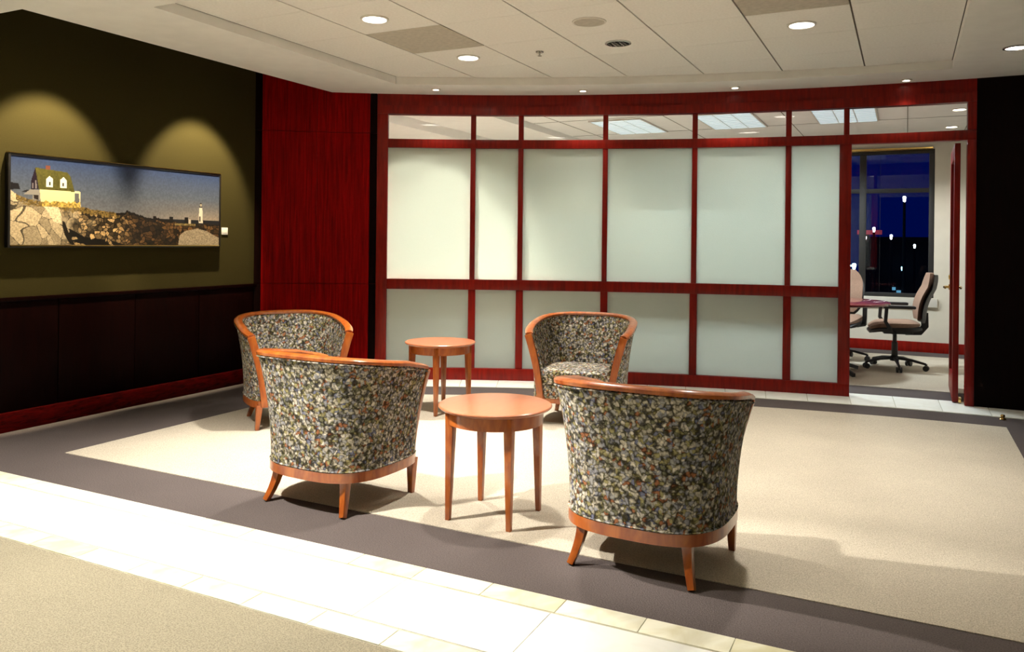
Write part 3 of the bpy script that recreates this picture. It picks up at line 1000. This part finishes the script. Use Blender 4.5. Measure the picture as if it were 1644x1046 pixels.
    put(poly_mask(u, v, [(.093, .887), (.222, .859), (.236, .82), (.254, .636), (.108, .642)]), np.array((.19, .17, .030)) * (.8 + .4 * n1[..., None]))
    put((u > .134) & (u < .153) & (v > .875) & (v < .918), (.30, .09, .05))
    for c0 in (.151, .206):
        put(poly_mask(u, v, [(c0 - .0135, .672), (c0 - .0135, .765), (c0, .803), (c0 + .0135, .765), (c0 + .0135, .672)]), (.92, .88, .68))
        put((np.abs(u - c0) < .004) & (v > .69) & (v < .735), (.12, .10, .08))
    put(poly_mask(u, v, [(.254, .645), (.276, .65), (.275, .62), (.254, .62)]), (.75, .64, .40))
    put(poly_mask(u, v, [(.257, .62), (.273, .62), (.273, .47), (.257, .47)]), (.24, .23, .24))
    put(poly_mask(u, v, [(.273, .64), (.279, .64), (.281, .46), (.275, .46)]), (.70, .60, .38))
    put((v < .49 + .035 * vnoise(x * 40, y * 9, 19)) & (v > .445) & (u > .12) & (u < .28), np.array((.55, .36, .08)) * (.5 + n1[..., None]))
    glow = np.clip(col.max(axis=2, keepdims=True) / .75, 0, 1) ** 1.2
    return col * (.26 + .62 * glow)

PY0, PY1, PZ0, PZ1 = 3.215, 5.03, 1.225, 1.855
FRW = .016
pic = empty('framed_picture', (X_WALL, PY0, PZ0), label='long framed seascape photograph of a cottage, rocks and lighthouse', cat='picture')
pd = .038
pw_, ph_ = PY1 - PY0, PZ1 - PZ0
MB().box(.002, pd, 0, FRW, 0, ph_).build('frame_side', 'frameblack', pic, bevel=.002)
MB().box(.002, pd, pw_ - FRW, pw_, 0, ph_).build('frame_side', 'frameblack', pic, bevel=.002)
MB().box(.002, pd, FRW, pw_ - FRW, ph_ - FRW, ph_).build('frame_top', 'frameblack', pic, bevel=.002)
MB().box(.002, pd, FRW, pw_ - FRW, 0, FRW).build('frame_bottom', 'frameblack', pic, bevel=.002)
MB().box(.004, pd + .003, 0.002, pw_ - .002, ph_ + .0005, ph_ + .005).build('gilt_edge', 'gilt', pic)
MB().box(.020, pd + .003, FRW, pw_ - FRW, FRW - .006, FRW + .002).build('gilt_edge', 'gilt', pic)
MB().box(.002, .033, FRW, pw_ - FRW, FRW, ph_ - FRW).build('backing', 'frameblack', pic)
nu, nv = 440, 150
uu, vv = np.meshgrid((np.arange(nu) + .5) / nu, (np.arange(nv) + .5) / nv, indexing='ij')
cc = np.clip(paint(uu, vv), 0, 1)
gx = np.linspace(FRW, pw_ - FRW, nu + 1)
gz = np.linspace(FRW, ph_ - FRW, nv + 1)
me = bpy.data.meshes.new('print')
vs = [(.0345, a, b) for a in gx for b in gz]
fs = [(i * (nv + 1) + j, (i + 1) * (nv + 1) + j, (i + 1) * (nv + 1) + j + 1, i * (nv + 1) + j + 1) for i in range(nu) for j in range(nv)]
me.from_pydata(vs, [], fs)
at = me.color_attributes.new('print', 'FLOAT_COLOR', 'CORNER')
rgba = np.ones((nu * nv, 4, 4), np.float32)
rgba[:, :, :3] = cc.reshape(-1, 1, 3)
at.data.foreach_set('color', rgba.ravel())
me.materials.append(M['printed'])
pr = bpy.data.objects.new('print', me)
COL.objects.link(pr)
pr.parent = pic
e = empty('wall_caption', (X_WALL, 5.075, 1.335), label='small white caption card on the wall beside the framed seascape', cat='caption card')
MB().box(.001, .006, 0, .068, 0, .062).build('card', 'mount', e, bevel=.001)
MB().box(.006, .007, .012, .056, .018, .044).build('print_panel', 'trimwhite', e)

# ------------------------------------------------------------------ office furniture
def make_task_chair():
    """Faces +y locally."""
    root = empty('task_chair')
    for k in range(5):
        a = math.radians(90 + 20 + 72 * k)
        c, s = math.cos(a), math.sin(a)
        arm = MB().sweep([(.03 * c, .03 * s, .115), (.16 * c, .16 * s, .105), (.30 * c, .30 * s, .075)],
                         lambda i: [(-.022 + .006 * i, -.014), (.022 - .006 * i, -.014), (.018 - .006 * i, .016 - .004 * i), (-.018 + .006 * i, .016 - .004 * i)]).build('base_arm', 'black', root, smooth=True)
        for q in (-1, 1):
            ox, oy = .30 * c - s * .018 * q, .30 * s + c * .018 * q
            pts = []
            MB().sweep([(ox - s * .009 * q, oy + c * .009 * q, .03), (ox + s * .009 * q, oy - c * .009 * q, .03)],
                       [(.029 * math.cos(2 * math.pi * j / 14), .029 * math.sin(2 * math.pi * j / 14)) for j in range(14)]).build('caster_wheel', 'black', arm, smooth=True)
        MB().lathe([(.001, .03), (.012, .03), (.012, .075), (.001, .075)], (.30 * c, .30 * s, 0), 10).build('caster_stem', 'black', arm)
    MB().lathe([(.001, .085), (.045, .085), (.045, .13), (.032, .14), (.030, .28), (.020, .285), (.020, .40), (.001, .40)], seg=20).build('column', 'black', root, smooth=True)
    MB().box(-.12, .12, -.16, .12, .375, .415).build('tilt_mechanism', 'black', root, bevel=.012)
    # seat: pan and cushion with waterfall front
    def pad(w0, y0, y1, z, th, n=14):
        rings = []
        for i in range(n + 1):
            t = i / n
            y = y0 + (y1 - y0) * t
            w = w0 * (1 - .35 * abs(2 * t - 1) ** 4) * .5
            zz = z - .035 * max(0, (t - .72) / .28) ** 2 + .012 * (1 - t)
            e_ = th * (1 - .55 * abs(2 * t - 1) ** 6)
            rings.append([(-w, y, zz - e_ * .5), (-w, y, zz + e_ * .25), (-w * .86, y, zz + e_ * .5), (0, y, zz + e_ * .42), (w * .86, y, zz + e_ * .5), (w, y, zz + e_ * .25), (w, y, zz - e_ * .5)])
        return rings
    MB().loft(pad(.50, -.24, .26, .430, .05)).build('seat_pan', 'black', root, smooth=True)
    MB().loft(pad(.48, -.22, .25, .475, .055)).build('seat', 'tan', root, smooth=True)
    # back: curved tan pad in a black shell, leaning
    def back(w0, th, off, z0, z1, n=14):
        rings = []
        for i in range(n + 1):
            t = i / n
            z = z0 + (z1 - z0) * t
            w = w0 * .5 * (1 - .42 * abs(2 * t - 1) ** 3.2)
            y = -.225 - off - .115 * t - .035 * math.sin(math.pi * min(1, t * 1.4)) * -1
            e_ = th * (1 - .5 * abs(2 * t - 1) ** 6)
            rings.append([(-w, y + .03, z), (-w * .5, y + .006 + e_ * .5, z), (0, y + e_ * .5, z), (w * .5, y + .006 + e_ * .5, z), (w, y + .03, z),
                          (w * .6, y - e_ * .5, z), (0, y - e_ * .5 - .008, z), (-w * .6, y - e_ * .5, z)])
        return rings
    MB().loft(back(.44, .05, 0, .53, 1.02)).build('backrest', 'tan', root, smooth=True)
    MB().loft(back(.46, .04, .042, .50, 1.0)).build('back_shell', 'black', root, smooth=True)
    MB().sweep([(0, -.10, .395), (0, -.24, .40), (0, -.285, .46), (0, -.28, .60)], [(-.035, -.012), (.035, -.012), (.035, .012), (-.035, .012)], (1, 0, 0)).build('back_strut', 'black', root, smooth=True)
    for s in (-1, 1):
        MB().sweep([(s * .20, .02, .40), (s * .275, .06, .42), (s * .285, .12, .52), (s * .285, .11, .655)], [(-.022, -.016), (.022, -.016), (.022, .016), (-.022, .016)], (0, 1, 0)).build('arm_post', 'black', root, smooth=True)
        MB().box(s * .285 - .04, s * .285 + .04, -.16, .14, .655, .685).build('armrest', 'black', root, bevel=.012)
    return root
tc = make_task_chair()
tc.location = (-.10, 9.34, .004)
tc.rotation_euler = (0, 0, math.radians(187 - 90))
tag(tc, 'tan and black swivel task chair in side view through the office doorway', 'office chair', 'task chairs at the office table')
t2 = copy_tree(tc)
t2.location = (-.68, 9.78, .004)
t2.rotation_euler = (0, 0, math.radians(176))
tag(t2, 'tan and black swivel task chair mostly hidden behind the office table and post', 'office chair', 'task chairs at the office table')

ot = empty('office_table', (-.73, 8.80, .004), label='round red wood office table edge showing past the doorway post', cat='table')
MB().lathe([(.001, .70), (.585, .70), (.60, .708), (.60, .725), (.592, .73), (.001, .73)], seg=64).build('table_top', 'officetable', ot, smooth=True)
MB().lathe([(.001, .10), (.05, .10), (.045, .14), (.045, .66), (.12, .695), (.001, .695)], seg=24).build('pedestal', 'black', ot, smooth=True)
for k in range(4):
    a = math.radians(45 + 90 * k)
    c, s = math.cos(a), math.sin(a)
    MB().sweep([(.02 * c, .02 * s, .10), (.22 * c, .22 * s, .07), (.40 * c, .40 * s, .018)], lambda i: [(-.03 + .006 * i, -.018), (.03 - .006 * i, -.018), (.024 - .006 * i, .018), (-.024 + .006 * i, .018)]).build('foot', 'black', ot, smooth=True)

# brass floor stop by the dark wall
e = empty('door_stop', (.665, 7.02, 0), label='small brass door stop on the dark carpet beside the black wall', cat='door stop')
MB().lathe([(.001, 0), (.022, 0), (.024, .006), (.016, .012), (.001, .012)], seg=20).build('base', 'brass', e, smooth=True)
MB().lathe([(.001, .012), (.014, .012), (.016, .03), (.012, .038), (.001, .04)], seg=20).build('bumper', 'brass', e, smooth=True)

# ------------------------------------------------------------------ the town at night beyond the window
YAWC, YAWS = math.cos(YAW), math.sin(YAW)
mast_me = {}
LM = [(-3.39, 40, 2.2, (1, .2, .3), 8, .10), (-3.35, 40, .9, (1, .95, .85), 30, .22), (-2.95, 38, .40, (.35, .9, 1), 22, .13), (-2.30, 38, .42, (.45, .95, 1), 30, .20), (-2.05, 38, .45, (.45, .95, 1), 26, .14),
      (-.10, 42, 3.6, (.95, 1, 1), 22, .12), (-1.40, 42, 2.15, (.9, .9, 1), 14, .10), (-.65, 42, 1.8, (.9, .9, 1), 14, .10), (-2.75, 42, 2.5, (.8, .85, 1), 12, .12), (-2.45, 36, 2.55, (1, .85, .75), 10, .10),
      (-1.70, 40, 1.7, (1, .8, .8), 12, .10), (-3.30, 44, 1.5, (1, 1, 1), 12, .10), (-3.42, 40, 1.35, (.9, .9, 1), 12, .08), (.35, 42, 1.35, (.7, .9, 1), 10, .09), (-.15, 40, .33, (.3, .7, 1), 10, .09)]
for i, (x, y, z, c, st, r) in enumerate(LM):
    k = (33 + 1.7 * i) / y
    x, y, z, r = x * k, y * k, 1.3 + (z - 1.3) * k, r * k * .62
    hue = 'red' if c[1] < .5 else ('blue-green' if c[0] < .75 else 'white')
    e = empty('street_light', (x, y, -9), label='distant %s point of town light beyond the night window' % hue, cat='street light', group='town lights beyond the window')
    MB().lathe([(.001, 0), (.09, 0), (.06, 8.8 + z), (.001, 8.8 + z)], seg=8).build('pole', 'facade', e)
    MB().lathe([(.001, 8.8 + z), (r * .6, 8.82 + z), (r, 9 + z), (r * .6, 9 + z + r * .7), (.001, 9 + z + r * .8)], seg=10).build('lantern', emit('lantern_%d' % i, c, st), e, smooth=True)
e = empty('far_building', (-1.0, 58, -9), label='dark block with a few lit windows beyond the night window', cat='building')
MB().box(-1.2, 6, 0, 8, 0, 10.6).build('wall', 'facade', e)
MB().box(-1.4, 6.2, -.2, 8.2, 10.6, 10.9).build('roof', 'facade', e)
for k, (x, z, c) in enumerate([(-.9, 11.6, (1, .15, .2)), (.1, 7.6, (.2, .6, .9)), (.1, 7.2, (.2, .6, .9)), (.45, 7.4, (.2, .6, .9))]):
    if k:
        MB().box(x, x + .3, -.05, .02, z - .2, z).build('window', emit('lit_window_%d' % k, c, .5), e)
e = empty('roof_sign', (-2.0, 50, 0), label='small red glowing sign above the dark roofs', cat='sign')
MB().box(-.55, .75, 0, .12, 1.95, 2.2).build('panel', emit('red_sign', (.8, .10, .16), .22), e)
MB().box(-.1, .1, .02, .1, -9, 2.0).build('pole', 'facade', e)
gr = MB().box(-60, 60, 13, 120, -9.2, -9).build('ground_outside', 'facade')
tag(gr, 'dark ground of the town outside the window', 'ground', kind='structure')
